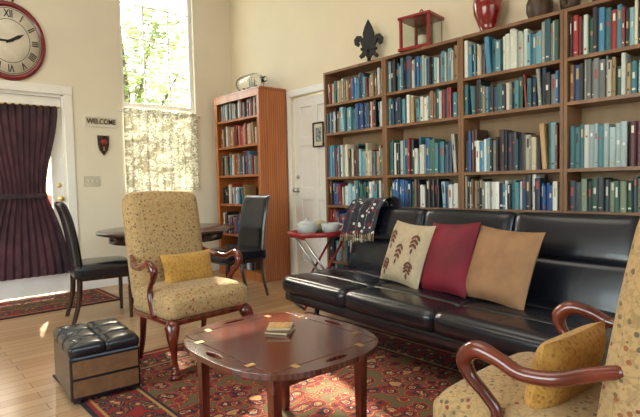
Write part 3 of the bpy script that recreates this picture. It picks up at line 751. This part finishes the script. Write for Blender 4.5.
# ---------------------------------------------------------------- lamp
b=B()
b.lathe([(0,0),(0.14,0),(0.14,0.015),(0.03,0.03),(0.012,0.05),(0.012,1.02),(0.012,1.3),(0,1.3)],M_brass)
b.lathe([(0.20,1.07),(0.12,1.36),(0.117,1.36),(0.197,1.07)],M_shade,seg=48)
for k in range(3): b.tube([(0,0,1.29),(0.118*math.cos(k*2.09),0.118*math.sin(k*2.09),1.35)],0.003,M_brass,6,1)
b.lathe([(0,1.10),(0.03,1.12),(0.035,1.16),(0.02,1.2),(0,1.2)],M_face)
b.done('floor_lamp',(2.97,0.60,0))
# ---------------------------------------------------------------- outdoors
M_grass=plain('lawn',(0.38,0.38,0.24),0.9,var=0.3,nscale=3)
b=B(); b.box((2,16,-0.25),(60,20.0,0.1),M_grass); b.done('lawn')
def leafmat(name,c):
    m,nt,bs=newmat(name); out=nt.nodes['Material Output']; v=coords(nt); f=noise(nt,v,1.5)
    col=ramp(nt,f,[(0.3,tuple(x*0.6 for x in c)),(0.7,tuple(min(1,x*1.5) for x in c))])
    L(nt,col,bs.inputs['Base Color']); t=N(nt,'ShaderNodeBsdfTranslucent'); L(nt,col,t.inputs['Color'])
    mx=N(nt,'ShaderNodeMixShader'); mx.inputs[0].default_value=0.5; L(nt,bs.outputs[0],mx.inputs[1]); L(nt,t.outputs[0],mx.inputs[2]); L(nt,mx.outputs[0],out.inputs['Surface']); return m
M_leaf=leafmat('tree_leaves',(0.33,0.38,0.17))
M_bark=plain('bark',(0.12,0.08,0.05),0.9,var=0.3)
def tree(loc,h,blobs,n,sz=0.09):
    b=B(); b.tube([(0,0,0),(0.1,0,h*0.4),(-0.05,0.05,h)],[0.16,0.12,0.04],M_bark)
    bb=bmesh.new()
    for (cx,cy,cz,rr) in blobs:
        b.tube([(0,0,h*0.35),(cx*0.5,cy*0.5,cz*0.7),(cx,cy,cz)],[0.06,0.04,0.015],M_bark,6)
        for i in range(n):
            d=Vector((random.gauss(0,1),random.gauss(0,1),random.gauss(0,1))).normalized()*rr*random.random()**0.45
            p=Vector((cx,cy,cz))+d
            q=Matrix.Rotation(random.random()*6.28,3,'Z')@Matrix.Rotation(random.random()*3.1,3,'X')
            s_=sz*random.uniform(0.6,1.4)
            vs=[bb.verts.new(p+q@Vector(k)*s_) for k in ((-1,0,0),(0,-0.5,0),(1,0,0),(0,0.5,0))]
            bb.faces.new(vs)
    b.add(bb,M_leaf); b.done('tree',loc)
tree((4.4,11.5,-0.2),4.8,[(-0.6,0,3.4,0.9),(0.6,0.2,3.0,0.9),(0,0,4.3,0.8),(1.4,0,4.2,0.9),(-0.3,0,2.0,0.8),(1.2,0,1.9,0.8),(0.4,0.3,3.8,0.9),(1.5,0.3,3.1,0.9),(0.7,0,5.0,0.7)],360)
tree((2.6,13.5,-0.2),8.5,[(0.3,0.2,7.0,1.1),(1.4,0.4,7.8,1.1),(2.2,0.3,9.2,1.1),(1.6,0,10.0,1.1),(2.9,0,8.2,1.1)],45,0.2)  # sparse tall canopy added mostly above the window view to dapple the sun
tree((0.2,12,-0.2),5,[(0,0,3.4,1.3),(1.1,0,2.6,1.2),(-1.2,0,2.6,1.2)],420)
b=B()
for z in (0.25,0.95): b.box((0.4,0,z),(3.2,0.06,0.08),M_redpaint,bev=0.005)
for i in range(22): b.box((-1.15+i*0.148,0,0.6),(0.03,0.03,0.7),M_redpaint)
for x in (-1.2,2.0): b.box((x,0,0.5),(0.1,0.1,1.1),M_redpaint,bev=0.01)
b.done('porch_railing',(0.4,7.4,0.02))
b=B()
for i in range(12): b.box((0,-0.62+i*0.142-0.2,0.0),(4.5,0.136,0.04),M_deck)
b.done('porch_deck',(0.6,6.72,-0.05))
# ---------------------------------------------------------------- light
w=D.worlds.new('World'); S.world=w; w.use_nodes=True; nt=w.node_tree
sky=N(nt,'ShaderNodeTexSky'); sky.sky_type='NISHITA'; sky.sun_disc=False; sky.sun_elevation=r(40); sky.sun_rotation=r(18); sky.air_density=1.5; sky.dust_density=3
L(nt,sky.outputs[0],nt.nodes['Background'].inputs[0]); nt.nodes['Background'].inputs[1].default_value=1.4
def light(kind,name,loc,dirv,energy,col,size=None,sy=None):
    l=D.lights.new(name,kind); l.energy=energy; l.color=col
    if kind=='AREA': l.shape='RECTANGLE'; l.size=size; l.size_y=sy or size
    o=D.objects.new(name,l); link(o); o.location=loc; o.rotation_euler=Vector(dirv).to_track_quat('-Z','Y').to_euler(); return l
s=light('SUN','sun',(3,12,12),(-0.30,-1,-0.85),26,(1,0.89,0.70)); s.angle=r(0.8)
light('AREA','fill_west',(LX-0.25,1.8,1.7),(1,0,-0.05),118,(1,0.985,0.96),3.0,1.8)  # added fill lamp outside the unseen west window
light('AREA','fill_south',(0.7,BY-0.25,1.8),(0,1,-0.05),30,(1,0.97,0.92),3.0,1.8)  # weaker fill lamp, added behind the camera outside the south window
light('AREA','fill_overhead',(0.4,2.8,CZ-0.05),(0,0,-1),48,(1,0.93,0.80),2.4)  # soft overhead fill added to brighten the room, no real fixture
# ---------------------------------------------------------------- camera
cam=D.cameras.new('Camera'); co=D.objects.new('Camera',cam); link(co); S.camera=co
cam.sensor_width=36; cam.lens=500*36/640; cam.clip_start=0.05
yaw=math.atan(446/500); pit=math.atan(25/500); al=0.022
f=Vector((math.sin(yaw)*math.cos(pit),math.cos(yaw)*math.cos(pit),-math.sin(pit)))
r0=Vector((math.cos(yaw),-math.sin(yaw),0)); u0=r0.cross(f)
rt=r0*math.cos(al)-u0*math.sin(al); up=u0*math.cos(al)+r0*math.sin(al)
co.matrix_world=Matrix(((rt.x,up.x,-f.x,0),(rt.y,up.y,-f.y,0),(rt.z,up.z,-f.z,1.08),(0,0,0,1)))
S.view_settings.view_transform='Standard'
S.view_settings.exposure=0.05
